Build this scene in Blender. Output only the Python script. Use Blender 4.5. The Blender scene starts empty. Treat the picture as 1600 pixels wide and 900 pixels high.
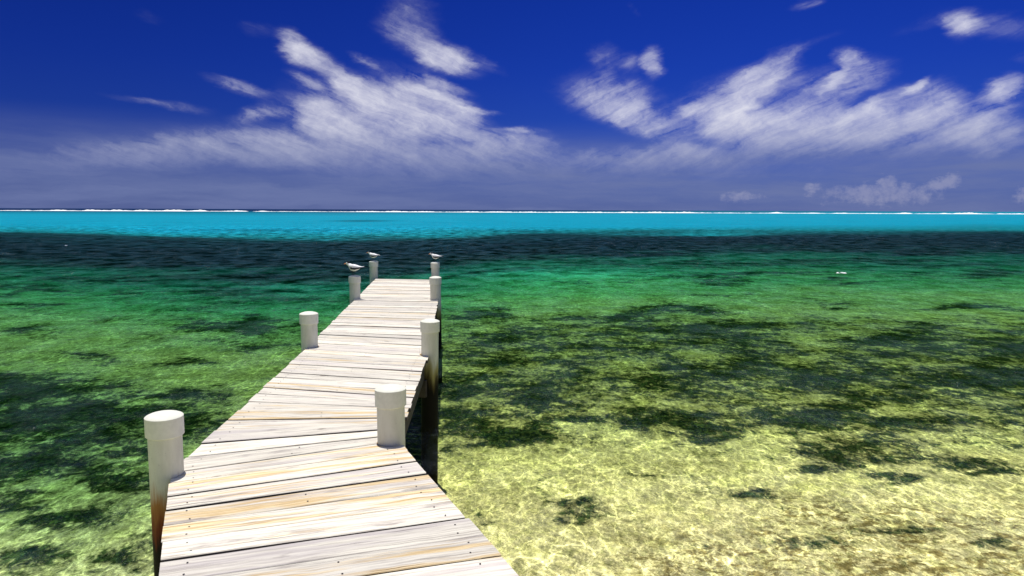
import bpy, bmesh, math, random
import numpy as np
from mathutils import Vector, Matrix
random.seed(7); rng = np.random.default_rng(7)
R = math.radians
sc = bpy.context.scene
COL = sc.collection
ZD, ZB = 0.85, -0.70            # deck top, sea bed (water surface is z = 0)

# ------------------------------------------------------------------ camera
EYE = Vector((0, 0, 2.5)); F = 1600 * 24 / 36
PITCH = math.atan((450 - 328) / F); ROLL = R(0.2)
cam = bpy.data.cameras.new('camera'); co = bpy.data.objects.new('camera', cam); COL.objects.link(co)
ROT = Matrix.Rotation(math.pi / 2 - PITCH, 3, 'X') @ Matrix.Rotation(ROLL, 3, 'Z')
co.matrix_world = Matrix.Translation(EYE) @ ROT.to_4x4()
cam.lens = 24; cam.sensor_width = 36; cam.clip_start = 0.05; cam.clip_end = 60000
sc.camera = co
RN = np.array(ROT)

def ray(px, py):
    return (ROT @ Vector(((px - 800) / F, (450 - py) / F, -1))).normalized()
def at(px, py, z):
    d = ray(px, py); t = (z - EYE.z) / d.z
    return EYE + d * t
def project(x, y, z):
    p = np.stack([x, y, z - EYE.z], -1) @ RN
    w = np.maximum(-p[..., 2], 1e-3)
    return 800 + F * p[..., 0] / w, 450 - F * p[..., 1] / w

# ------------------------------------------------------------------ helpers
def tag(o, label=None, cat=None, group=None, kind=None):
    if label: o['label'] = label
    if cat: o['category'] = cat
    if group: o['group'] = group
    if kind: o['kind'] = kind
    return o
def obj(name, me, mats=(), parent=None, loc=None, smooth=False):
    if isinstance(me, bmesh.types.BMesh):
        m = bpy.data.meshes.new(name); me.to_mesh(m); me.free(); me = m
    for m in (mats if isinstance(mats, (list, tuple)) else [mats]): me.materials.append(m)
    o = bpy.data.objects.new(name, me); COL.objects.link(o)
    if parent: o.parent = parent
    if loc is not None: o.location = loc
    if smooth:
        for p in me.polygons: p.use_smooth = True
    return o
def empty(name, loc=(0, 0, 0), rz=0):
    o = bpy.data.objects.new(name, None); COL.objects.link(o)
    o.location = loc; o.rotation_euler = (0, 0, rz); o.empty_display_size = .2
    return o
def lathe(bm, prof, seg=32, mi=0, jit=0):
    rings = []
    for r, z in prof:
        if r < 1e-5: rings.append([bm.verts.new((0, 0, z))])
        else: rings.append([bm.verts.new((r * math.cos(2 * math.pi * k / seg), r * math.sin(2 * math.pi * k / seg), z)) for k in range(seg)])
    for a, b in zip(rings, rings[1:]):
        for k in range(seg):
            k2 = (k + 1) % seg
            if len(a) == 1: f = bm.faces.new((a[0], b[k], b[k2]))
            elif len(b) == 1: f = bm.faces.new((a[k], a[k2], b[0]))
            else: f = bm.faces.new((a[k], a[k2], b[k2], b[k]))
            f.material_index = mi; f.smooth = True
    bmesh.ops.recalc_face_normals(bm, faces=bm.faces)
    for e in bm.edges:
        if len(e.link_faces) == 2 and e.calc_face_angle(0) > R(28): e.smooth = False
def loft(secs, seg=16):
    """secs: (x, y, z, half width, half height) along x; one closed smooth body"""
    bm = bmesh.new(); rings = []
    for x, y, z, w, h in secs:
        rings.append([bm.verts.new((x, y + w * math.cos(2 * math.pi * k / seg), z + h * math.sin(2 * math.pi * k / seg))) for k in range(seg)])
    for a, b in zip(rings, rings[1:]):
        for k in range(seg):
            bm.faces.new((a[k], a[(k + 1) % seg], b[(k + 1) % seg], b[k]))
    bm.faces.new(rings[0]); bm.faces.new(rings[-1])
    bmesh.ops.recalc_face_normals(bm, faces=bm.faces)
    for f in bm.faces: f.smooth = True
    return bm

class NT:
    """small node-tree writer"""
    def __init__(s, tree): s.t = tree; s.n = tree.nodes; s.l = tree.links
    def node(s, typ, ins=None, **kw):
        n = s.n.new(typ)
        for k, v in kw.items(): setattr(n, k, v)
        for k, v in (ins or {}).items():
            if hasattr(v, 'is_output') or isinstance(v, bpy.types.NodeSocket): s.l.new(v, n.inputs[k])
            else: n.inputs[k].default_value = v
        return n
    def math(s, op, a, b=0.0, c=None, clamp=False):
        n = s.node('ShaderNodeMath', {0: a, 1: b}, operation=op, use_clamp=clamp)
        if c is not None:
            if isinstance(c, bpy.types.NodeSocket): s.l.new(c, n.inputs[2])
            else: n.inputs[2].default_value = c
        return n.outputs[0]
    def vmath(s, op, a, b=(0, 0, 0)):
        n = s.node('ShaderNodeVectorMath', {0: a, 1: b}, operation=op)
        return n.outputs['Value' if op in ('LENGTH', 'DOT_PRODUCT', 'DISTANCE') else 'Vector']
    def ss(s, v, a, b, lo=0.0, hi=1.0, kind='SMOOTHSTEP'):
        return s.node('ShaderNodeMapRange', {'Value': v, 'From Min': a, 'From Max': b, 'To Min': lo, 'To Max': hi}, interpolation_type=kind).outputs[0]
    def mapping(s, v, loc=(0, 0, 0), rot=(0, 0, 0), sc=(1, 1, 1), typ='POINT'):
        return s.node('ShaderNodeMapping', {'Vector': v, 'Location': loc, 'Rotation': rot, 'Scale': sc}, vector_type=typ).outputs[0]
    def noise(s, v, scale, detail=4, rough=.5, dist=0.0, out=0, dim='3D'):
        return s.node('ShaderNodeTexNoise', {'Vector': v, 'Scale': scale, 'Detail': detail, 'Roughness': rough, 'Distortion': dist}, noise_dimensions=dim).outputs[out]
    def mix(s, f, a, b, mode='MIX'):
        n = s.node('ShaderNodeMix', data_type='RGBA', blend_type=mode)
        for k, v in ((0, f), (6, a), (7, b)):
            if isinstance(v, bpy.types.NodeSocket): s.l.new(v, n.inputs[k])
            else: n.inputs[k].default_value = v if k == 0 else (*v[:3], 1)
        return n.outputs[2]
    def comb(s, x, y, z=0.0):
        return s.node('ShaderNodeCombineXYZ', {0: x, 1: y, 2: z}).outputs[0]
def material(name):
    m = bpy.data.materials.new(name); m.use_nodes = True; m.node_tree.nodes.clear()
    return m, NT(m.node_tree)
def finish(nt, shader):
    o = nt.node('ShaderNodeOutputMaterial'); nt.l.new(shader, o.inputs['Surface'])
def simple(name, col, rough=.6, bump=0.0, var=.12, scale=40, spec=.4):
    m, t = material(name)
    tc = t.node('ShaderNodeTexCoord').outputs['Object']
    n = t.noise(tc, scale, 4, .6)
    c = t.mix(t.ss(n, .3, .7), [x * (1 - var) for x in col], [min(1, x * (1 + var)) for x in col])
    p = t.node('ShaderNodeBsdfPrincipled', {'Base Color': c, 'Roughness': rough, 'Specular IOR Level': spec})
    if bump: t.l.new(t.node('ShaderNodeBump', {'Height': n, 'Strength': bump, 'Distance': .004}).outputs[0], p.inputs['Normal'])
    finish(t, p.outputs[0]); return m

# ------------------------------------------------------------------ materials: wood and posts
def wood_material():
    m, t = material('weathered_board')
    uv = t.node('ShaderNodeUVMap', uv_map='board').outputs[0]          # x along the board, y across, metres, shifted per board
    rnd = t.node('ShaderNodeAttribute', attribute_name='board_tone').outputs['Color']
    r3 = t.node('ShaderNodeSeparateColor', {0: rnd})
    warp = t.noise(uv, 5, 3, .5, out=1)
    v = t.vmath('ADD', uv, t.vmath('MULTIPLY', t.vmath('SUBTRACT', warp, (.5, .5, .5)), (.05, .035, 0)))
    grain = t.noise(t.mapping(v, sc=(2.2, 60, 1)), 1, 6, .65)
    streak = t.noise(t.mapping(v, sc=(.7, 13, 1)), 1, 3, .55)
    streak2 = t.noise(t.mapping(v, loc=(7, 3, 0), sc=(.9, 17, 1)), 1, 4, .6)
    blot = t.noise(t.mapping(v, loc=(3, 9, 0), sc=(2.2, 9, 1)), 1, 5, .6)
    c = t.mix(t.ss(grain, .3, .62), (.44, .40, .34), (.82, .78, .66))
    # lavender-grey weathering
    c = t.mix(t.math('MULTIPLY', t.ss(streak, .42, .66), t.ss(r3.outputs[0], .1, .9, .1, .6)), c, (.50, .45, .455))
    # fresh ochre heartwood streaks
    och = t.math('MULTIPLY', t.ss(t.math('ADD', streak2, t.math('MULTIPLY', t.math('SUBTRACT', r3.outputs[1], .5), .36)), .52, .67), .85)
    c = t.mix(och, c, t.mix(t.ss(grain, .35, .65), (.50, .32, .11), (.84, .66, .36)))
    c = t.mix(t.math('MULTIPLY', t.ss(blot, .58, .70), .6), c, (.25, .21, .2))
    # knots
    vo = t.node('ShaderNodeTexVoronoi', {'Vector': t.mapping(v, sc=(2.1, 4.3, 1)), 'Scale': 1.0, 'Randomness': 1.0})
    kn = t.ss(vo.outputs['Distance'], .03, .085, 1, 0)
    pick = t.ss(t.node('ShaderNodeSeparateColor', {0: vo.outputs['Color']}).outputs[0], .48, .54)
    kn = t.math('MULTIPLY', kn, pick)
    ring = t.math('MULTIPLY', t.math('MULTIPLY', t.ss(vo.outputs['Distance'], .22, .05, 0, 1), pick),
                  t.ss(t.math('SINE', t.math('MULTIPLY', vo.outputs['Distance'], 110)), .2, .9))
    c = t.mix(t.math('MULTIPLY', ring, .45), c, (.3, .24, .2))
    c = t.mix(t.math('MULTIPLY', kn, .8), c, (.13, .085, .06))
    crack = t.ss(t.noise(t.mapping(v, loc=(1, 5, 0), sc=(1.1, 75, 1)), 1, 3, .5), .655, .70)
    c = t.mix(t.math('MULTIPLY', crack, .75), c, (.08, .06, .055))
    c = t.mix(1.0, c, t.mix(r3.outputs[2], (.80, .79, .80), (1.12, 1.1, 1.08)), 'MULTIPLY')
    h = t.math('SUBTRACT', grain, t.math('MULTIPLY', crack, 1.2))
    b = t.node('ShaderNodeBump', {'Height': h, 'Strength': .5, 'Distance': .003})
    p = t.node('ShaderNodeBsdfPrincipled', {'Base Color': c, 'Roughness': .8, 'Specular IOR Level': .25, 'Normal': b.outputs[0]})
    finish(t, p.outputs[0]); return m
M_WOOD = wood_material()
M_NAIL = simple('nail_head', (.03, .022, .02), .6)
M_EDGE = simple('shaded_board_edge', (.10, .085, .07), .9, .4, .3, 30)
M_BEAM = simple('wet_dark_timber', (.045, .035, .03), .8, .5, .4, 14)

def post_material(name, mid, low, up=0.12):
    m, t = material(name)
    tc = t.node('ShaderNodeTexCoord').outputs['Object']
    g = t.node('ShaderNodeNewGeometry').outputs['Position']
    z = t.node('ShaderNodeSeparateXYZ', {0: g}).outputs[2]
    grime = t.noise(t.mapping(g, sc=(9, 9, 2.2)), 1, 5, .65)
    c = t.mix(t.ss(grime, .35, .75), (.72, .715, .60), (.59, .585, .47))
    speck = t.noise(g, 90, 3, .6)
    c = t.mix(t.math('MULTIPLY', t.ss(speck, .62, .74), .35), c, (.35, .33, .28))
    zz = t.math('ADD', t.math('SUBTRACT', z, up), t.math('MULTIPLY', t.math('SUBTRACT', t.noise(t.mapping(g, sc=(14, 14, 1.6)), 1, 4, .6), .5), .55))
    c = t.mix(t.ss(zz, .68, .50), c, mid)
    c = t.mix(t.ss(zz, .54, .36), c, low)
    c = t.mix(t.ss(zz, .38, .26), c, (.006, .005, .004))
    b = t.node('ShaderNodeBump', {'Height': grime, 'Strength': .25, 'Distance': .004})
    p = t.node('ShaderNodeBsdfPrincipled', {'Base Color': c, 'Roughness': .65, 'Specular IOR Level': .12, 'Normal': b.outputs[0]})
    finish(t, p.outputs[0]); return m
M_POST = post_material('white_plastic_sleeve', (.34, .30, .12), (.06, .045, .015))
M_POSTR = post_material('rust_stained_sleeve', (.36, .17, .05), (.15, .035, .012), .17)
M_CAP = simple('white_plastic_cap', (.73, .725, .62), .6, .15, .05, 25, .25)

# ------------------------------------------------------------------ pier
EL = [at(x, y, ZD) for x, y in ((247, 900), (266, 738), (477, 545), (555, 467), (587, 435.5))]
ER = [at(x, y, ZD) for x, y in ((810, 900), (621, 687), (669, 556), (684, 469), (688, 437.5))]
def ext(a, b, d):
    return a + (a - b).normalized() * d
EL[0] = ext(EL[0], EL[1], 3.4); ER[0] = ext(ER[0], ER[1], 3.4)
# boards: (l0, l1, r0, r1) point pairs on the left and right edge, front first
boards = []
def fill(i, n, lw=None, rw=None):
    lw = lw or [1] * n; rw = rw or [1] * n
    lw = np.cumsum([0] + [w * random.uniform(.96, 1.04) for w in lw]); rw = np.cumsum([0] + [w * random.uniform(.96, 1.04) for w in rw])
    lw /= lw[-1]; rw /= rw[-1]
    for k in range(n):
        boards.append((EL[i].lerp(EL[i + 1], lw[k]), EL[i].lerp(EL[i + 1], lw[k + 1]), ER[i].lerp(ER[i + 1], rw[k]), ER[i].lerp(ER[i + 1], rw[k + 1])))
for i in range(4): print('section', i, (EL[i + 1] - EL[i]).length, (ER[i + 1] - ER[i]).length, (EL[i] - ER[i]).length)
la = (EL[1] - EL[0]).length; fill(0, max(8, round(la / .195)))
nb = 17; fill(1, nb, [1.38] * 7 + [1] * 10, [.70] * 7 + [1] * 10)
fill(2, round((EL[3] - EL[2]).length / .195)); fill(3, round((EL[4] - EL[3]).length / .195))

posts = [(260, 737, 'left'), (612, 690, 'right'), (484, 541, 'left'), (670, 553, 'right'), (554.5, 467, 'left'), (681.3, 468.5, 'right'), (584, 434.5, 'left'), (681, 435.5, 'right')]
PP = [at(x, y, ZD) for x, y, s in posts]
PP[0] = at(259, 741, ZD)
PR, CR = .098, .1105

def build_deck():
    bm = bmesh.new(); uvl = bm.loops.layers.uv.new('board'); cl = bm.loops.layers.float_color.new('board_tone')
    n = len(boards)
    for bi, (l0, l1, r0, r1) in enumerate(boards):
        gap = random.choice([.005, .006, .008, .009, .011, .013]) * (1 if bi < 20 else 2.3)
        if random.random() < .12: gap = .022
        dl = (l1 - l0).normalized() * gap / 2; dr = (r1 - r0).normalized() * gap / 2
        l0, l1, r0, r1 = l0 + dl, l1 - dl, r0 + dr, r1 - dr
        ax = (r0 - l0).normalized()
        le, re = random.uniform(-.008, .006), random.uniform(-.008, .012)
        l0 = l0 - ax * le; l1 = l1 - ax * le; r0 = r0 + ax * re; r1 = r1 + ax * re
        tone = (random.random(), random.random() * (1.15 if bi < 24 else .75), random.random(), 1)
        ou, ov = random.uniform(0, 50), random.uniform(0, 50)
        th = .038; dz = random.uniform(-.006, .004); tw = random.uniform(-.003, .003)
        NX = 26
        secs = []
        w = ((l1 - l0).length + (r1 - r0).length) / 2
        cup = random.uniform(-.002, .003); b = .004
        for i in range(NX + 1):
            s = i / NX
            p0 = l0.lerp(r0, s); p1 = l1.lerp(r1, s)
            wob = .0018 * math.sin(s * 9 + bi * 1.7)
            across = (p1 - p0).normalized(); wl = (p1 - p0).length
            p0 = p0 + across * wob; p1 = p1 + across * wob * .6
            bow = dz + tw * (s - .5) * 2
            prof = [(0, -th), (0, -b), (b, 0), (wl * .5, cup), (wl - b, 0), (wl, -b), (wl, -th)]
            secs.append([(p0 + across * d + Vector((0, 0, h + bow)), s, d) for d, h in prof])
        L = (r0 - l0).length
        vs = [[bm.verts.new(q[0]) for q in row] for row in secs]
        def face(idx, uvs, mi=0):
            try: f = bm.faces.new(idx)
            except ValueError: return
            for lp, u in zip(f.loops, uvs):
                lp[uvl].uv = u; lp[cl] = tone
            f.material_index = mi
        K = 7
        # keep the boards clear of the posts (notched ends)
        hit = []
        for q in PP:
            for i in range(NX):
                pass
        for i in range(NX):
            for k in range(K):
                k2 = (k + 1) % K
                q = [secs[i][k], secs[i + 1][k], secs[i + 1][k2], secs[i][k2]]
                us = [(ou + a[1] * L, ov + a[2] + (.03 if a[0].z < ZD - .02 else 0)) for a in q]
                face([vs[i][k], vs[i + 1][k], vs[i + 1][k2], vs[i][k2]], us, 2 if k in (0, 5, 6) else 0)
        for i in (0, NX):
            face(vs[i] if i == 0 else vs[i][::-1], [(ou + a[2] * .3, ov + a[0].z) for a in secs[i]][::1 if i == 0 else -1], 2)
        # nails: two per joist line
        for s in (.078, .925) if bi % 4 else (.078, .5, .925):
            for a_ in (.22, .76):
                a2 = a_ + random.uniform(-.06, .06); s2 = s + random.uniform(-.012, .012)
                c = l0.lerp(r0, s2).lerp(l1.lerp(r1, s2), a2) + Vector((0, 0, dz + .0035))
                ring = [bm.verts.new(c + Vector((.0052 * math.cos(j * math.pi / 4), .0052 * math.sin(j * math.pi / 4), 0))) for j in range(8)]
                f = bm.faces.new(ring); f.material_index = 1
    bmesh.ops.recalc_face_normals(bm, faces=bm.faces)
    return bm

pier = empty('pier', (ZD, 0, 0)); pier.location = (0, 0, 0)
tag(pier, 'long bleached wooden jetty with plank deck and white capped posts bending out over clear water', 'pier')
deck = obj('deck', build_deck(), [M_WOOD, M_NAIL, M_EDGE], pier)
# round notches for the posts
for q in PP:
    cb = bmesh.new(); lathe(cb, [(0, -.3), (PR + .008, -.3), (PR + .008, .3), (0, .3)], 28)
    for v in cb.verts: v.co += q
    co_ = obj('cutter', cb)
    md = deck.modifiers.new('notch', 'BOOLEAN'); md.operation = 'DIFFERENCE'; md.object = co_; md.solver = 'EXACT'
dg = bpy.context.evaluated_depsgraph_get()
nm = bpy.data.meshes.new_from_object(deck.evaluated_get(dg))
cut = [m.object for m in deck.modifiers]; deck.modifiers.clear(); deck.data = nm; nm.name = 'deck'
for c_ in cut: bpy.data.objects.remove(c_)

def beam(name, a, b, w, h, ztop, mat):
    bm = bmesh.new(); d = (b - a); d.z = 0; L = d.length; d.normalize(); s = Vector((-d.y, d.x, 0)) * w / 2
    a = Vector((a.x, a.y, 0)); b = Vector((b.x, b.y, 0))
    lo = [bm.verts.new(p + Vector((0, 0, ztop - h))) for p in (a - s, b - s, b + s, a + s)]
    hi = [bm.verts.new(p + Vector((0, 0, ztop))) for p in (a - s, b - s, b + s, a + s)]
    bm.faces.new(lo[::-1]); bm.faces.new(hi)
    for k in range(4): bm.faces.new((lo[k], lo[(k + 1) % 4], hi[(k + 1) % 4], hi[k]))
    bmesh.ops.bevel(bm, geom=bm.edges[:], offset=.006, segments=1, affect='EDGES')
    return obj(name, bm, mat, pier)
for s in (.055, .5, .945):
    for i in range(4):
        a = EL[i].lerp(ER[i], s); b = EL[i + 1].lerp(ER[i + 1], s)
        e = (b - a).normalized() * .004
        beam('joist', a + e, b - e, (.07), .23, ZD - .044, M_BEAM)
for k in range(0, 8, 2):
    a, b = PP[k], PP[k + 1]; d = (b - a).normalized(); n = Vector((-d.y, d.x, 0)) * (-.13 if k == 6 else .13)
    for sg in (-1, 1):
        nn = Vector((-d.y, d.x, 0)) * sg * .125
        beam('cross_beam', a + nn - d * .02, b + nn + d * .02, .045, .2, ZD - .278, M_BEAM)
TOPH = [.375, .385, .40, .385, .42, .415, .40, .385]
PLAB = ['post beside the nearest boards on the left with rusty brown lower end', None, None, 'post with yellow stained lower end', None, None, None, None]
for k, q in enumerate(PP):
    h = TOPH[k]
    bm = bmesh.new()
    lathe(bm, [(0, ZB - .2), (PR, ZB - .2), (PR, ZB + .3), (PR, .1), (PR, .4), (PR, ZD + h - .07), (0, ZD + h - .07)], 36)
    p = obj('post', bm, M_POSTR if k == 0 else M_POST, pier, (q.x, q.y, 0))
    if PLAB[k]: p['label'] = PLAB[k]
    p.rotation_euler = (R(random.uniform(-.7, .7)), R(random.uniform(-.7, .7)), random.random() * 6)
    bm = bmesh.new(); z = ZD + h
    lathe(bm, [(PR + .001, z - .120), (CR - .003, z - .122), (CR, z - .119), (CR, z - .003), (CR * .94, z + .003), (CR * .78, z + .011), (CR * .52, z + .019), (CR * .26, z + .024), (0, z + .026)], 40)
    obj('cap', bm, M_CAP, p)

# ------------------------------------------------------------------ terns
M_BWHITE = simple('white_plumage', (.86, .85, .83), .9, .3, .05, 60, .1)
M_BGREY = simple('pale_grey_plumage', (.62, .63, .64), .9, .3, .1, 60, .1)
M_BDARK = simple('dark_flight_feather', (.035, .035, .04), .8, .2, .2, 60, .1)
M_BLACK = simple('black_crown_plumage', (.012, .012, .014), .8, .2, .2, 60, .1)
M_BILL = simple('orange_bill', (.80, .28, .07), .45, 0, .1, 60)
M_LEG = simple('black_leg', (.02, .018, .016), .6)
def tern(loc, rz, scale, label, head_tilt=0):
    t = empty('tern', loc, rz); t.scale = (scale * .84, scale * 1.2, scale * 1.22)
    tag(t, label, 'bird', 'terns resting on the pier posts')
    body = loft([(-.205, 0, .118, .003, .002), (-.17, 0, .113, .016, .006), (-.13, 0, .108, .022, .014), (-.08, 0, .100, .036, .030), (-.03, 0, .096, .047, .042), (.02, 0, .098, .052, .048),
                 (.06, 0, .107, .048, .047), (.09, 0, .122, .038, .040), (.108, 0, .140, .029, .032), (.122, 0, .155, .026, .028), (.138, 0, .160, .024, .025), (.152, 0, .159, .018, .018), (.162, 0, .157, .010, .010), (.166, 0, .156, .004, .004)])
    b = obj('body', body, M_BWHITE, t); 
    crown = loft([(.084, 0, .158, .004, .004), (.096, 0, .163, .018, .012), (.110, 0, .170, .024, .017), (.124, 0, .174, .0245, .015), (.138, 0, .1755, .020, .011), (.148, 0, .1725, .012, .006), (.153, 0, .169, .003, .002)], 14)
    obj('crown', crown, M_BLACK, b)
    bill = loft([(.158, 0, .157, .0075, .0085), (.175, 0, .156, .006, .0075), (.195, 0, .153, .004, .005), (.213, 0, .148, .001, .0012)], 10)
    obj('bill', bill, M_BILL, b)
    for sg in (-1, 1):
        w = loft([(.075, sg * .036, .120, .006, .010), (.05, sg * .042, .118, .012, .026), (.01, sg * .044, .114, .015, .031), (-.04, sg * .040, .110, .014, .026), (-.09, sg * .030, .108, .011, .017), (-.14, sg * .018, .109, .007, .009), (-.165, sg * .012, .111, .002, .003)], 12)
        wo = obj('wing', w, M_BGREY if False else M_BWHITE, b)
        pr = loft([(.062, sg * .050, .100, .003, .010), (.03, sg * .055, .094, .005, .015), (-.03, sg * .053, .090, .006, .014), (-.09, sg * .040, .095, .006, .011), (-.15, sg * .024, .103, .004, .007), (-.215, sg * .012, .112, .001, .002)], 10)
        obj('flight_feathers', pr, M_BDARK, wo)
        eye = bmesh.new(); bmesh.ops.create_icosphere(eye, subdivisions=2, radius=.0038)
        for v in eye.verts: v.co += Vector((.141, sg * .0215, .163))
        obj('eye', eye, M_BLACK, b)
        lg = bmesh.new(); lathe(lg, [(0, 0), (.0045, 0), (.0038, .02), (.0045, .05), (.009, .062), (0, .065)], 10)
        for v in lg.verts: v.co += Vector((.018 + sg * .006, sg * .02, 0))
        for a in (-.5, 0, .5):
            d = Vector((math.cos(a), math.sin(a), 0)); s = Vector((-d.y, d.x, 0)) * .0035
            o = Vector((.018 + sg * .006, sg * .02, 0))
            vv = [lg.verts.new(o + p_) for p_ in (-s, s, d * .03 + s * .3, d * .03 - s * .3, -s + Vector((0, 0, .005)), s + Vector((0, 0, .005)), d * .03 + s * .3 + Vector((0, 0, .002)), d * .03 - s * .3 + Vector((0, 0, .002)))]
            for ix in ((3, 2, 1, 0), (4, 5, 6, 7), (0, 1, 5, 4), (1, 2, 6, 5), (2, 3, 7, 6), (3, 0, 4, 7)): lg.faces.new([vv[j] for j in ix])
        obj('leg', lg, M_LEG, t)
    return t
def top(k): return Vector((PP[k].x, PP[k].y, ZD + TOPH[k] + .0255))
tern(top(4), R(176), 1.1, 'largest looking tern with orange bill, on the nearer white post of the left side')
tern(top(6), R(168), .98, 'tern facing left on the far end post at the left corner of the pier')
tern(top(7), R(172), .98, 'tern facing left on the far end post at the right corner of the pier')

# ------------------------------------------------------------------ maps of sea bed and lagoon (where the grass grows, painted pier shade, how deep it is)
def ell(px, py, L):
    o = np.zeros_like(px)
    for cx, cy, rx, ry, s in L:
        d = ((px - cx) / rx) ** 2 + ((py - cy) / ry) ** 2
        o = np.maximum(o, s * np.exp(-d * .9))
    return o
GRASS = [(1180,427,130,6,.85),(1000,411,170,5,.7),(1400,412,150,6,.8),(1100,436,120,5,.65),(1560,427,70,8,.85),(1320,441,70,3,.6),(200,432,200,7,.7),(60,457,90,5,.65),(430,442,120,6,.7),(870,441,50,3,.6),(1130,458,60,3,.5),(1300,478,40,3,.7),(1540,481,90,5,.8),(40,520,70,6,.5),(200,500,60,4,.45),(738,490,60,9,.7),(957,495,130,11,.75),(1050,487,80,8,.85),(1085,516,190,17,.85),(1402,530,120,13,.95),(1582,547,60,24,1),(1535,594,120,32,.95),(1430,553,110,14,.8),
 (1142,582,210,24,.8),(1316,590,170,26,.85),(1038,594,160,20,.8),(824,602,100,14,.8),(703,611,50,20,.95),(853,628,140,15,.85),(1004,657,70,15,.95),(795,680,120,20,1),(1113,663,110,19,.88),
 (1258,651,100,20,.88),(1397,657,100,18,.95),(1102,685,60,12,.95),(1333,704,120,22,.95),(1298,732,55,11,.95),(1489,721,65,11,.75),(1582,698,45,15,.75),(1547,738,70,10,.7),(911,796,36,17,.95),(888,811,26,7,.75),
 (743,813,16,7,.9),(1177,770,42,8,.7),(720,660,40,40,.85),(900,545,180,22,.62),(1500,482,70,4,.75),(1300,470,60,4,.5),(1430,505,60,4,.55),
 (35,478,70,7,.6),(375,510,110,15,.85),(393,542,70,9,.7),(40,610,100,30,1),(46,657,130,38,1),(173,646,150,24,1),(173,682,140,16,.95),(277,617,95,11,.9),(312,669,65,22,.9),(266,571,55,7,.7),(150,560,80,6,.5),
 (87,727,140,20,.9),(185,752,95,20,.88),(35,784,75,20,.88),(115,807,65,18,.9),(75,871,100,26,.88),(170,871,55,22,.75),(-120,700,200,120,.85),(1750,600,160,50,.8),(300,480,90,5,.5),
 (1410,750,60,7,.5),(1230,800,40,6,.45),(1400,830,70,8,.55),(1250,850,60,8,.5),(1540,850,50,9,.5),(1080,850,30,5,.4),(1020,745,40,6,.4)]
def vnoise(px, py, sx, sy, seed):
    g = np.random.default_rng(seed).random((256, 256)); x = px / sx + 400; y = py / sy + 400
    xi = np.floor(x).astype(int); yi = np.floor(y).astype(int); fx = x - xi; fy = y - yi
    fx = fx * fx * (3 - 2 * fx); fy = fy * fy * (3 - 2 * fy); xi %= 256; yi %= 256; x2 = (xi + 1) % 256; y2 = (yi + 1) % 256
    return (g[yi, xi] * (1 - fx) + g[yi, x2] * fx) * (1 - fy) + (g[y2, xi] * (1 - fx) + g[y2, x2] * fx) * fy
def band_edges(px):
    # far edge and near edge of the dark weed band across the lagoon
    far = np.interp(px, [-400, 0, 150, 330, 520, 700, 900, 1200, 1600, 2000], [367, 368, 370, 376, 378, 372, 369, 366, 363, 362])
    near = np.interp(px, [-400, 0, 120, 250, 400, 520, 640, 760, 900, 1050, 1300, 1600, 2000], [428, 428, 432, 441, 452, 450, 439, 421, 411, 406, 404, 406, 406])
    return far, near
def grass_shade_map(px, py):
    far, near = band_edges(px)
    g = ell(px + 26 * (vnoise(px, py, 60, 16, 3) - .5) * 2, py + 9 * (vnoise(px, py, 50, 12, 4) - .5) * 2, GRASS)
    n = vnoise(px, py, 120, 7, 5) * .6 + vnoise(px, py, 50, 3, 6) * .4
    band = np.clip((py - far) / 4, 0, 1) * np.clip((near + 14 * (n - .5) - py) / 12, 0, 1)
    n = n * .7 + .3 * vnoise(px, py, 22, 2.2, 15)
    band *= np.clip(.30 + 1.15 * n + .25 * np.clip((near - 22 - py) / 20, -1, 1), .1, 1.15)
    patch = np.exp(-((px - 300) / 200) ** 2 - ((py - 421) / 7) ** 2) * .45 + np.exp(-((px - 830) / 90) ** 2 - ((py - 409) / 5) ** 2) * .4
    band = np.clip(band - patch, 0, 1)
    far2 = np.exp(-((px - 565) / 60) ** 2 - ((py - 345.2) / 1.1) ** 2) * .7 + np.exp(-((px - 400) / 160) ** 2 - ((py - 359.5) / 1.1) ** 2) * .5 + np.exp(-((px - 830) / 60) ** 2 - ((py - 361.5) / 1.1) ** 2) * .7
    g = .20 + .80 * g ** .8 * .95 + 0 * px
    reg = np.clip((py - 470) / 40, 0, 1) * np.clip((690 + 50 * (vnoise(px, py, 170, 40, 8) - .5) + np.clip((px - 1150) / 12, 0, 30) - py) / 45, 0, 1) * np.clip((px - 640) / 60, 0, 1)
    reg = np.maximum(reg, np.clip((330 + (py - 600) * .15 - px) / 120, 0, 1) * np.clip((py - 565) / 40, 0, 1) * (1.05 - .45 * np.clip((py - 690) / 120, 0, 1)))
    g = np.maximum(g, reg * (.55 + .36 * (vnoise(px, py, 90, 14, 9) - .3)))
    g = np.where((py > near), np.maximum(g, (.22 + .75 * vnoise(px, py, 90, 7, 21)) * np.clip(1 - (py - near) / 75, 0, 1)), g)
    g = np.maximum(g, 1.3 * np.exp(-((px - 640) / 38) ** 4) * np.clip((py - 500) / 60, 0, 1) * np.clip((735 - py) / 20, 0, 1))  # dark strip painted into the bed for the shade under the pier
    g = np.where(py < near - 8, np.maximum(g * .3, 0), g)
    return np.clip(np.maximum(np.maximum(g, band), far2), 0, 1)
KY = [326, 329, 332, 336, 354, 365, 369.5, 385, 405, 425, 445, 480, 520, 580, 640, 700, 760, 820, 900]
TT = {   # transmission tint of the water column by distance
 'r': [.03,.03,.03,.03,.03,.04,.04,.04,.05,.12,.25,.38,.43,.52,.70,.87,.95,.98,1.0],
 'g': [.05,.05,.3,.4,.42,.44,.35,.24,.32,.49,.57,.58,.58,.63,.77,.90,.95,.97,.99],
 'b': [.2,.2,.5,.55,.6,.55,.38,.28,.31,.38,.40,.37,.36,.41,.54,.72,.82,.86,.88]}
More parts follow.
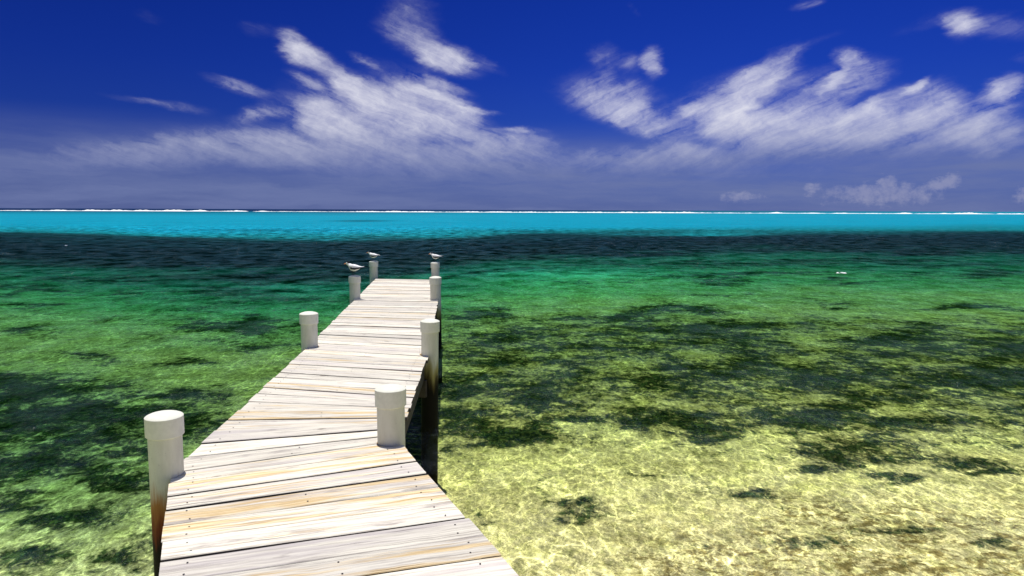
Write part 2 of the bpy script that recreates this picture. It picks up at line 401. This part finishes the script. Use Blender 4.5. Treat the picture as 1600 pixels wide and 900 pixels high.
SF = [1, 1, .95, .95, .93, .85, .55, .40, .30, .20, .14, .09, .06, .04, .02, .01, 0, 0, 0]      # share of light scattered back by the water body
SR = [.003,.003,.006,.006,.004,.004,.004,.004,.006,.01,.015,.02,.03,.03,.03,.03,.03,.03,.03]
SG = [.02,.02,.17,.245,.24,.15,.034,.026,.04,.12,.12,.12,.12,.12,.12,.12,.12,.12,.12]
SB = [.07,.07,.25,.355,.35,.17,.044,.036,.042,.075,.06,.05,.05,.05,.05,.05,.05,.05,.05]
def lagoon(px, py):
    far, near = band_edges(px)
    # straighten the band so the keys above follow it
    q = np.where(py < far, 326 + (py - 326) * (370 - 326) / (far - 326), np.where(py < near, 370 + (py - far) / (near - far) * 50, 420 + (py - near) * (900 - 420) / (900 - near)))
    q = q + (vnoise(px, py, 140, 8, 11) - .5) * np.clip((q - 336) * .35, 0, 14)
    left = np.clip((620 - px) / 500, 0, 1) * np.clip((q - 430) / 200, 0, 1)
    q2 = q - left * np.clip((q - 430) * .42, 0, 130)
    q2 = q2 - np.exp(-((px - 760) / 260) ** 2) * np.clip((q - 640) * .3, 0, 34)
    T = np.stack([np.interp(q2, KY, TT[c]) for c in 'rgb'], -1)
    S = np.stack([np.interp(q, KY, k) for k in (SR, SG, SB)], -1)
    f = np.interp(q, KY, SF)
    dk = .62 * np.exp(-((px - 565) / 45) ** 2 - ((py - 345.2) / 1.3) ** 2) + .45 * np.exp(-((px - 400) / 150) ** 2 - ((py - 359.5) / 1.5) ** 2) + .55 * np.exp(-((px - 830) / 55) ** 2 - ((py - 361.5) / 1.5) ** 2) + .25 * np.exp(-((px - 1130) / 120) ** 2 - ((py - 360) / 1.3) ** 2)
    S = S * (1 - np.clip(dk, 0, .8))[..., None]
    T = T * (1 - left[..., None] * np.array([.30, .08, .0]) * (1 - .75 * np.clip((py - 640) / 200, 0, 1))[..., None])
    # shallow pale green tongue beside the pier head
    p = np.exp(-((px - 880) / 170) ** 2 - ((py - 432) / 15) ** 2) + .7 * np.exp(-((px - 480) / 80) ** 2 - ((py - 452) / 10) ** 2)
    p = np.clip(p, 0, 1)[..., None]
    T = T * (1 + p * np.array([.3, .42, .35])); S = S * (1 + p * np.array([.5, 1.1, .9])); f = f + .16 * p[..., 0]
    return T, S, f

def sheet(name, z, ycut, rows):
    """one flat sheet out to the horizon, finer towards the pier; returns object and vertex pixel positions"""
    us = np.concatenate([[-60, -12, -4, -2], np.linspace(-1.15, 1.15, 231), [2, 4, 12, 60]])
    ys = np.array(rows); S = np.maximum(ys, 2.6)
    S = np.where(ys < 2.6, 2.6 + (2.6 - ys) * .8, S)
    X = S[:, None] * us[None, :]; Y = np.repeat(ys[:, None], len(us), 1)
    nr, nc = X.shape
    verts = np.stack([X, Y, np.full_like(X, z)], -1).reshape(-1, 3)
    i = np.arange(nr - 1)[:, None] * nc + np.arange(nc - 1)[None, :]
    faces = np.stack([i, i + 1, i + 1 + nc, i + nc], -1).reshape(-1, 4)
    me = bpy.data.meshes.new(name)
    me.from_pydata(verts.tolist(), [], faces.tolist())
    px, py = project(verts[:, 0], np.maximum(verts[:, 1], 2.2), verts[:, 2])
    return me, px, py
def rows_for(z):
    pys = np.concatenate([np.arange(1000, 460, -3.0), np.arange(460, 366, -1.2), np.arange(366, 331, -.7), np.arange(331, 328.4, -.2)])
    yy = [float(at(800, p, z).y) for p in pys]
    return [-4000, -600, -80, -12, 0, 1.4] + yy + [8000, 15000, 45000]
def setcol(me, name, rgb):
    a = me.attributes.new(name, 'FLOAT_COLOR', 'POINT')
    a.data.foreach_set('color', np.concatenate([rgb, np.ones((len(rgb), 1))], 1).astype(np.float32).ravel())
def setval(me, name, v):
    a = me.attributes.new(name, 'FLOAT', 'POINT'); a.data.foreach_set('value', v.astype(np.float32))

# sea bed
bme, bpx, bpy_ = sheet('seabed', ZB, 0, rows_for(ZB))
setval(bme, 'weed_and_shade', grass_shade_map(bpx, bpy_))
setval(bme, 'rubble', 1.15 * np.clip((bpy_ - 735) / 110, 0, 1) * np.clip((bpx - 820) / 400, 0, 1))
def bed_material():
    m, t = material('sand_and_seagrass')
    g = t.node('ShaderNodeNewGeometry').outputs['Position']
    weed_and_shade = t.node('ShaderNodeAttribute', attribute_name='weed_and_shade').outputs['Fac']
    rub = t.node('ShaderNodeAttribute', attribute_name='rubble').outputs['Fac']
    w = t.vmath('ADD', g, t.vmath('MULTIPLY', t.vmath('SUBTRACT', t.noise(g, 2.2, 4, .6, out=1), (.5, .5, .5)), (.35, .35, 0)))
    n1 = t.noise(t.mapping(w, sc=(.8, 1, 1)), 1.3, 7, .7)          # patch outlines
    n2 = t.noise(t.mapping(w, sc=(1.1, .8, 1)), 6.5, 6, .7)         # tufts
    n3 = t.noise(t.mapping(w, sc=(1.1, .66, 1)), 14, 6, .72)
    s = t.math('ADD', weed_and_shade, t.math('MULTIPLY', t.math('SUBTRACT', n1, .5), 1.6))
    s = t.math('ADD', s, t.math('MULTIPLY', t.math('SUBTRACT', n2, .5), 1.35))
    s = t.math('ADD', s, t.math('MULTIPLY', t.math('SUBTRACT', n3, .5), .9))
    gm = t.ss(s, .35, .78)
    sand = t.mix(t.ss(n3, .3, .7), (.57, .53, .29), (.74, .70, .43))
    sand = t.mix(t.ss(n2, .45, .72), sand, (.48, .48, .23))
    sand = t.mix(t.ss(t.noise(w, 1.6, 5, .6), .5, .75), sand, (.56, .56, .26))
    spk = t.ss(t.noise(t.mapping(w, loc=(4, 4, 0), sc=(1, .7, 1)), 8, 7, .75), .51, .60)
    sand = t.mix(t.math('MULTIPLY', spk, .38), sand, (.27, .28, .10))
    sq = t.math('ABSOLUTE', t.math('SUBTRACT', t.noise(t.mapping(w, loc=(1, 8, 0), sc=(1.1, .6, 1)), 9, 4, .65), .5))
    sand = t.mix(t.math('MULTIPLY', t.ss(sq, .022, .0), .75), sand, (.22, .24, .08))
    rb = t.math('MULTIPLY', t.ss(t.noise(t.mapping(w, sc=(.7, 1.1, 1)), 8, 7, .76), .46, .58), t.ss(t.math('ADD', rub, t.math('MULTIPLY', t.math('SUBTRACT', t.noise(w, 1.1, 3), .5), 1.4)), .2, .9))
    sand = t.mix(t.math('MULTIPLY', rb, .85), sand, (.13, .10, .03))
    sand = t.mix(t.math('MULTIPLY', t.ss(n3, .64, .72), .4), sand, (.88, .84, .62))
    weed_shade_c = t.mix(t.ss(n3, .4, .75), (.006, .018, .012), (.085, .12, .045))
    c = t.mix(gm, sand, weed_shade_c)
    b = t.node('ShaderNodeBump', {'Height': t.math('ADD', n3, t.math('MULTIPLY', n2, 2.0)), 'Strength': .7, 'Distance': .05})
    p = t.node('ShaderNodeBsdfDiffuse', {'Color': c, 'Normal': b.outputs[0]})
    finish(t, p.outputs[0]); return m
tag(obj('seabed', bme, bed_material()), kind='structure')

# water surface
wme, wpx, wpy = sheet('water', 0, 0, rows_for(0))
# (the bed under a surface point is what the eye meets, so both maps are drawn in plan)
T, S, f = lagoon(wpx, wpy)
setcol(wme, 'column_tint', T); setcol(wme, 'body_colour', S); setval(wme, 'turbid', f)
def water_material():
    m, t = material('lagoon_water')
    g = t.node('ShaderNodeNewGeometry').outputs['Position']
    tint = t.node('ShaderNodeAttribute', attribute_name='column_tint').outputs['Color']
    body = t.node('ShaderNodeAttribute', attribute_name='body_colour').outputs['Color']
    turb = t.node('ShaderNodeAttribute', attribute_name='turbid').outputs['Fac']
    w = t.vmath('ADD', g, t.vmath('MULTIPLY', t.vmath('SUBTRACT', t.noise(g, 4.0, 5, .58, out=1), (.5, .5, .5)), (.24, .24, 0)))
    w2 = t.mapping(w, rot=(0, 0, .2), sc=(1.15, .62, 1))
    def web(scale, off):
        v = t.node('ShaderNodeTexVoronoi', {'Vector': t.mapping(w2, loc=off), 'Scale': scale, 'Randomness': 1.0}, feature='SMOOTH_F1')
        v.inputs['Smoothness'].default_value = .25
        return v.outputs['Distance']
    def lines(scale, off, wd):
        v = t.node('ShaderNodeTexVoronoi', {'Vector': t.mapping(w2, loc=off), 'Scale': scale, 'Randomness': 1.0}, feature='DISTANCE_TO_EDGE')
        return t.ss(v.outputs['Distance'], wd, 0.0)
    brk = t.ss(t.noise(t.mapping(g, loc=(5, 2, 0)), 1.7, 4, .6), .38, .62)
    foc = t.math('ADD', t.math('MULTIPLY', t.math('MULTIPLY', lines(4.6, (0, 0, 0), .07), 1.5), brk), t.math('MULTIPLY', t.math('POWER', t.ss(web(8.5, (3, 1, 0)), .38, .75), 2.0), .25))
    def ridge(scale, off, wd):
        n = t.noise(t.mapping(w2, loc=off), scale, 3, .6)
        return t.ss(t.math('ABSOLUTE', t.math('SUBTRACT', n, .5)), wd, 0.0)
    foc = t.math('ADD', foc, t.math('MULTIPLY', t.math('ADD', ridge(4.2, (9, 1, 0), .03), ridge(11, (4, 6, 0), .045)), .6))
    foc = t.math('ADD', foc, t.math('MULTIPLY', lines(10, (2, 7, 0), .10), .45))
    # ripples, small waves, wind chop
    r1 = t.noise(t.mapping(w, rot=(0, 0, .12), sc=(.8, 1.0, 1)), 1.6, 5, .6)
    r2 = t.noise(t.mapping(g, rot=(0, 0, -.15), sc=(1.1, .75, 1)), 7.5, 5, .62)
    r0 = t.noise(t.mapping(g, rot=(0, 0, .05), sc=(.25, 1, 1)), .35, 6, .62)
    gain = t.math('ADD', .76, t.math('MULTIPLY', foc, .60))  # caustic light from the ripples is put into the transmission colour
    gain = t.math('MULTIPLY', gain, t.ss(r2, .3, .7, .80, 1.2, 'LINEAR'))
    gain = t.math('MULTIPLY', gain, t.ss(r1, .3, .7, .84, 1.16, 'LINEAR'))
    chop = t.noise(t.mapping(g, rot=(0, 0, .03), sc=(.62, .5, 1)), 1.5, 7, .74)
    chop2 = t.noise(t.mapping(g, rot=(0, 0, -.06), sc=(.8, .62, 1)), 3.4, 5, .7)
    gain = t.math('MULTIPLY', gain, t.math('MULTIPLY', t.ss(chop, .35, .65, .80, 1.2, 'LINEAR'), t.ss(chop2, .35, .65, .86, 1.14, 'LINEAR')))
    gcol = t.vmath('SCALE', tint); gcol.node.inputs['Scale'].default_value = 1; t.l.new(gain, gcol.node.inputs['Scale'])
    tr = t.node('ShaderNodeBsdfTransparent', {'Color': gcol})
    g2 = t.node('ShaderNodeSeparateXYZ', {0: g}).outputs[1]
    lagn = t.ss(g2, 70, 120)          # the shallow reef flat is smoother
    swing = t.mix(lagn, t.comb(t.ss(chop, .40, .60, .05, 2.2, 'LINEAR'), 0, 0), t.comb(t.ss(chop, .38, .62, .85, 1.15, 'LINEAR'), 0, 0))
    swing = t.node('ShaderNodeSeparateXYZ', {0: swing}).outputs[0]
    bgain = t.math('MULTIPLY', t.math('MULTIPLY', t.ss(r0, .3, .7, .82, 1.18, 'LINEAR'), swing), t.math('MULTIPLY', t.ss(r1, .3, .7, .82, 1.18, 'LINEAR'), t.ss(r2, .3, .7, .9, 1.1, 'LINEAR')))
    bc = t.vmath('SCALE', body); t.l.new(bgain, bc.node.inputs['Scale'])
    df = t.node('ShaderNodeBsdfDiffuse', {'Color': bc})
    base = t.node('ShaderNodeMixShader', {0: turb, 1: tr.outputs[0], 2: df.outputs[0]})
    hgt = t.math('ADD', t.math('ADD', t.math('MULTIPLY', chop, .8), t.math('MULTIPLY', r0, .7)), t.math('ADD', t.math('MULTIPLY', r1, .35), t.math('MULTIPLY', r2, .09)))
    b = t.node('ShaderNodeBump', {'Height': hgt, 'Strength': 1.0, 'Distance': .40})
    gl = t.node('ShaderNodeBsdfGlossy', {'Color': (1, 1, 1, 1), 'Roughness': .16, 'Normal': b.outputs[0]})
    fr = t.node('ShaderNodeFresnel', {'IOR': 1.33, 'Normal': b.outputs[0]})
    fac = t.math('MULTIPLY', t.math('MINIMUM', t.math('MULTIPLY', fr.outputs[0], .30), .08), t.math('MULTIPLY', t.ss(chop, .41, .60, .0, 1.5), t.ss(chop2, .35, .65, .6, 1.4)))
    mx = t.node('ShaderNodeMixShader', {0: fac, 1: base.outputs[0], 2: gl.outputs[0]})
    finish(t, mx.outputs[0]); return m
tag(obj('water', wme, water_material()), kind='structure')

# ------------------------------------------------------------------ surf on the reef
def surf():
    segs = [(-300,350,.42),(390,700,.3),(690,1180,.45),(1180,1560,.34),(1560,1900,.4),(-300,-20,1),(0,62,.6),(72,122,.8),(128,332,1.15),(344,390,1),(400,432,.8),(438,452,.6),(470,486,.4),(500,512,.4),(522,534,.45),(540,700,.75),(690,900,.7),(880,1092,.85),(1094,1108,.6),(1112,1150,.6),(1152,1182,.5),(1193,1228,.9),
            (1232,1290,.55),(1296,1345,.6),(1345,1388,.5),(1394,1424,1),(1428,1462,.6),(1462,1536,1.05),(1553,1568,1),(1571,1640,1),(1650,1900,.8)]
    bm = bmesh.new(); Y0 = 690
    for si, (x0, x1, hh) in enumerate(segs):
        a, b = (x0 - 800) / F * Y0, (x1 - 800) / F * Y0
        n = max(6, int((b - a) / 1.3)); rings = []; ph = random.random() * 50
        for i in range(n + 1):
            s = i / n; x = a + (b - a) * s
            env = min(1, s * n / 8, (1 - s) * n / 8) ** .5 if 0 < s < 1 else .05
            nz = .75 + .25 * math.sin(x * .21 + ph) + random.uniform(-.3, .3) + .15 * math.sin(x * .057 + 2 * ph)
            h = max(.06, 1.12 * hh * env * nz); y = Y0 + (9 if si < 5 else 0) + 3 * math.sin(x * .02 + ph)
            dpt = 7 * env + .5
            rings.append([bm.verts.new((x, y + dy * dpt, max(-.1, z * h - .1 * (abs(dy) == 1)))) for dy, z in ((-1, 0), (-.7, .35), (-.35, .75), (0, 1), (.4, .8), (1, 0))])
        for p, q in zip(rings, rings[1:]):
            for k in range(5): bm.faces.new((p[k], q[k], q[k + 1], p[k + 1]))
        bm.faces.new(rings[0]); bm.faces.new(rings[-1][::-1])
    bmesh.ops.recalc_face_normals(bm, faces=bm.faces)
    m = simple('sea_foam', (.9, .9, .9), .9, 0, .05, .5, .1)
    tag(obj('surf', bm, m, smooth=True), 'white line of waves breaking on the reef along the horizon', 'surf', kind='stuff')
surf()
# small whitecaps on the lagoon
def foam_patch(px, py, w, label):
    p = at(px, py, 0); bm = bmesh.new(); random.seed(px)
    L = w / F * p.y
    for k in range(9):
        c = Vector((random.uniform(-.5, .5) * L, random.uniform(-.9, .9) * L * .35, 0)); r = L * random.uniform(.08, .2)
        vs = [bm.verts.new(c + Vector((r * math.cos(a) * random.uniform(.8, 1.5), r * .8 * math.sin(a) * random.uniform(.6, 1.2), .006))) for a in np.linspace(0, 2 * math.pi, 11)[:-1]]
        ct = bm.verts.new(c + Vector((0, 0, .05)))
        for i in range(10): bm.faces.new((vs[i], vs[(i + 1) % 10], ct))
    bmesh.ops.recalc_face_normals(bm, faces=bm.faces)
    tag(obj('whitecap', bm, bpy.data.materials['sea_foam'], None, (p.x, p.y, 0)), label, 'whitecap', 'whitecaps on the lagoon')
foam_patch(1313, 427, 12, 'small patch of white foam on the green water right of the pier')
foam_patch(103, 384, 3, 'tiny speck of white foam on the dark water far left of the pier')

# ------------------------------------------------------------------ sun and sky
SUN_EL, SUN_AZ = 82.0, -20.0      # azimuth from +Y (view), negative = left
sun = bpy.data.lights.new('sun', 'SUN'); sun.energy = 4.6; sun.angle = R(.53); sun.color = (1, .965, .90)
so = bpy.data.objects.new('sun', sun); COL.objects.link(so)
d = Vector((math.sin(R(SUN_AZ)) * math.cos(R(SUN_EL)), math.cos(R(SUN_AZ)) * math.cos(R(SUN_EL)), math.sin(R(SUN_EL))))
so.rotation_euler = d.to_track_quat('Z', 'Y').to_euler(); so.location = (0, 0, 30)

world = bpy.data.worlds.new('World'); sc.world = world; world.use_nodes = True
world.node_tree.nodes.clear(); t = NT(world.node_tree)
sky = t.node('ShaderNodeTexSky', sky_type='NISHITA'); sky.sun_disc = False
sky.sun_elevation = R(SUN_EL); sky.sun_rotation = R(SUN_AZ); sky.air_density = 1.0; sky.dust_density = .3; sky.ozone_density = 2.5
dirv = t.node('ShaderNodeTexCoord').outputs['Generated']
sx = t.node('ShaderNodeSeparateXYZ', {0: dirv})
az = t.math('ARCTAN2', sx.outputs[0], sx.outputs[1]); el = t.math('ARCSINE', sx.outputs[2])
P = t.comb(az, el)
# polarised deep blue, paler and greyer low down
deg = t.math('MULTIPLY', el, 180 / math.pi)
ramp = t.node('ShaderNodeValToRGB', {0: t.math('DIVIDE', deg, 90)})
cr = ramp.color_ramp
stops = [(0, (.085, .16, .72)), (2 / 90, (.075, .15, .68)), (6 / 90, (.055, .135, .66)), (11 / 90, (.036, .115, .66)), (18 / 90, (.026, .10, .62)), (35 / 90, (.3, .45, .8)), (60 / 90, (.9, .95, 1))]
cr.elements[0].position, cr.elements[0].color = stops[0][0], (*stops[0][1], 1)
cr.elements[1].position, cr.elements[1].color = stops[1][0], (*stops[1][1], 1)
for p_, c_ in stops[2:]:
    e = cr.elements.new(p_); e.color = (*c_, 1)
skyc = t.mix(1.0, sky.outputs[0], ramp.outputs[0], 'MULTIPLY')
skyc = t.mix(1.0, skyc, t.mix(t.ss(az, -.75, .5), (.62, .62, .66), (1.05, 1.06, 1.05)), 'MULTIPLY')

def azel(px, py):
    r = ray(px, py); return math.atan2(r.x, r.y), math.asin(r.z)
STROKES = [(433,38,474,98,15,.85),(424,80,515,98,13,.7),(465,65,575,150,13,.65),(575,15,705,32,26,.50),(585,38,778,118,17,.8),(650,75,772,114,15,.75),(655,98,700,84,15,.4),
 (420,138,765,192,28,1.0),(505,108,625,172,17,.75),(600,138,768,190,30,1.05),(540,95,730,160,22,.42),(530,75,600,105,5,.5),(640,110,760,150,6,.4),(430,105,510,140,6,.5),(700,170,800,178,4,.5),(760,200,860,205,4,.5),(120,140,330,180,5,.3),(200,20,250,40,8,.15),(750,80,800,125,6,.3),(308,118,435,160,8,.75),(415,148,630,202,13,.65),(355,182,450,173,10,.75),(425,173,575,216,13,.85),
 (30,246,640,216,26,.85),(300,224,900,242,26,.8),(690,226,892,222,18,.75),(300,258,1160,264,24,.55),(-80,250,320,238,20,.42),(540,200,760,205,12,.45),(190,150,360,185,7,.28),(360,40,440,55,9,.25),
 (852,132,1065,182,27,1.05),(925,165,1125,236,20,.65),(1045,168,1285,118,25,.85),(1120,165,1275,72,17,.85),(1235,162,1405,96,21,.85),(1305,98,1358,82,11,.65),(1085,192,1410,214,27,.95),(1265,200,1570,212,24,.85),
 (1325,192,1445,122,12,.6),(1290,150,1330,100,5,.5),(1200,110,1340,40,7,.25),(1380,60,1500,20,8,.25),(1400,150,1450,115,5,.5),(1060,175,1110,165,6,.4),(1040,180,1270,225,24,.7),(1180,185,1500,190,20,.5),(1040,230,1130,240,7,.5),(1560,95,1640,75,6,.3),(1405,182,1515,132,23,.85),(1425,197,1625,148,15,.85),(1525,148,1615,122,13,.85),(1470,217,1650,203,20,.85),(1006,72,1030,130,13,.95),(905,96,972,90,15,.5),(955,92,1012,106,13,.55),
 (1222,14,1288,-2,7,.5),(1465,44,1540,38,15,.65),(1440,18,1660,55,13,.4),(845,240,1195,246,15,.6),(850,262,1620,252,24,.4),(1480,250,1640,240,10,.4),(-100,268,16,270,6,.5),(985,0,1000,30,6,.2)]
def warped(sn, amp, seed):
    n1 = t.noise(t.mapping(P, loc=(seed, 1, 0), sc=(.7, 1.7, 1)), sn, 6, .65, out=1)
    return t.vmath('MULTIPLY', t.vmath('SUBTRACT', n1, (.5, .5, .5)), amp)
Pw = t.vmath('ADD', P, t.vmath('ADD', warped(6, (.075, .03, 0), 3), warped(26, (.022, .010, 0), 9)))
def strokes(L, Pv, comb='ADD'):
    acc = None
    for x1, y1, x2, y2, hw, s in L:
        a1, e1 = azel(x1, y1); a2, e2 = azel(x2, y2)
        ln = math.hypot(a2 - a1, e2 - e1) / 2 * 1.2; an = math.atan2(e2 - e1, a2 - a1)
        v = t.mapping(Pv, ((a1 + a2) / 2, (e1 + e2) / 2, 0), (0, 0, an), (ln, hw * 1.85 / F, 1), 'TEXTURE')
        m = t.ss(t.vmath('LENGTH', v), 1, .15, 0, s)
        acc = m if acc is None else t.math(comb, acc, m)
    return acc
m = strokes(STROKES, Pw)
m = t.math('MINIMUM', m, 1.35)
# streaky detail: left clouds comb down to the right, right clouds comb up to the right
fl = t.noise(t.mapping(t.mapping(Pw, rot=(0, 0, R(22))), sc=(4, 36, 1)), 1, 8, .66)
fr_ = t.noise(t.mapping(t.mapping(Pw, rot=(0, 0, R(-24))), sc=(4, 36, 1)), 1, 8, .66)
lr = t.ss(az, .02, .12)
fb = t.math('ADD', t.math('MULTIPLY', fl, t.math('SUBTRACT', 1, lr)), t.math('MULTIPLY', fr_, lr))
puff = t.noise(Pw, 30, 7, .68)
low = t.noise(t.mapping(Pw, sc=(3, 30, 1)), 1, 6, .6)
tex = t.math('ADD', t.math('MULTIPLY', fb, .64), t.math('MULTIPLY', puff, .36))
dens = t.math('ADD', t.math('MULTIPLY', m, .82), t.math('MULTIPLY', t.math('SUBTRACT', tex, .51), 4.3))
alpha = t.math('POWER', t.ss(dens, .08, 1.6, 0, 1, 'LINEAR'), .95)
alpha = t.math('MAXIMUM', t.math('MULTIPLY', alpha, t.ss(m, .0, .95)), t.math('MULTIPLY', t.math('MULTIPLY', t.ss(m, .05, 1.2), t.ss(tex, .34, .60)), .42))
# soft veil low down
veil = t.math('MULTIPLY', t.math('MULTIPLY', t.ss(deg, 7.5, 2.5), t.ss(low, .3, .70, .45, 1)), .95)
# unseen clouds added for pale fill light, outside the view
rest = t.math('MULTIPLY', t.ss(t.noise(t.mapping(dirv, sc=(1, 1.6, 2.2)), 2.2, 7, .6), .48, .70), t.math('MAXIMUM', t.ss(deg, 20, 34), t.ss(t.math('ABSOLUTE', az), .85, 1.1)))
alpha = t.math('MAXIMUM', alpha, t.math('MULTIPLY', rest, .9))
ccol = t.mix(t.ss(deg, 2.5, 8), (.24, .275, .48), (.80, .80, .88))
skyc2 = t.mix(veil, t.vmath('SCALE', skyc), (.20, .22, .42))
skyscale = [n for n in t.n if n.bl_idname == 'ShaderNodeVectorMath' and n.operation == 'SCALE'][-1]
SKYK = .10; skyscale.inputs['Scale'].default_value = 1.0
# cloud colours are given as seen; divide by the background strength
def seen(c): return tuple(x / SKYK for x in c)
for n in t.n:
    pass
ccolS = t.vmath('SCALE', ccol); ccolS.node.inputs['Scale'].default_value = 1 / SKYK
veilc = seen((.15, .19, .39))
skyc2 = t.mix(veil, skyc, veilc)
out = t.mix(t.math('MULTIPLY', alpha, .88), skyc2, ccolS)
CUM = [(1225,304,1540,302,17,.95),(1560,306,1680,304,12,.9),(1090,309,1230,306,9,.8),(1238,300,1305,290,9,.9),(1362,292,1412,281,12,1),(1420,297,1482,292,11,.8),(1430,298,1524,273,12,1),(1576,302,1620,294,9,.8),(1145,304,1185,299,8,.4)]
mc = strokes(CUM, t.vmath('ADD', P, warped(60, (.03, .022, 0), 5)), 'MAXIMUM')
cumn = t.noise(P, 75, 7, .68)
ca = t.ss(t.math('ADD', mc, t.math('MULTIPLY', t.math('SUBTRACT', cumn, .5), 1.5)), .45, 1.15, 0, .42)
out = t.mix(t.math('MULTIPLY', ca, t.ss(mc, .02, .2)), out, seen((.42, .42, .56)))
bg = t.node('ShaderNodeBackground', {'Color': out, 'Strength': SKYK})
wo = t.node('ShaderNodeOutputWorld', {'Surface': bg.outputs[0]})
world.cycles.sampling_method = 'MANUAL'; world.cycles.sample_map_resolution = 512

# ------------------------------------------------------------------ render settings
sc.view_settings.view_transform = 'Standard'; sc.view_settings.look = 'None'
sc.view_settings.exposure = 0; sc.view_settings.gamma = 1; sc.view_settings.use_curve_mapping = False
sc.render.engine = 'CYCLES'
sc.cycles.max_bounces = 6; sc.cycles.transparent_max_bounces = 8; sc.cycles.diffuse_bounces = 3; sc.cycles.glossy_bounces = 2
sc.cycles.caustics_reflective = False; sc.cycles.caustics_refractive = False
sc.cycles.use_denoising = True
sc.cycles.sample_clamp_indirect = 1.5; sc.cycles.blur_glossy = 1.0
sc.cycles.use_adaptive_sampling = True; sc.cycles.adaptive_threshold = .012
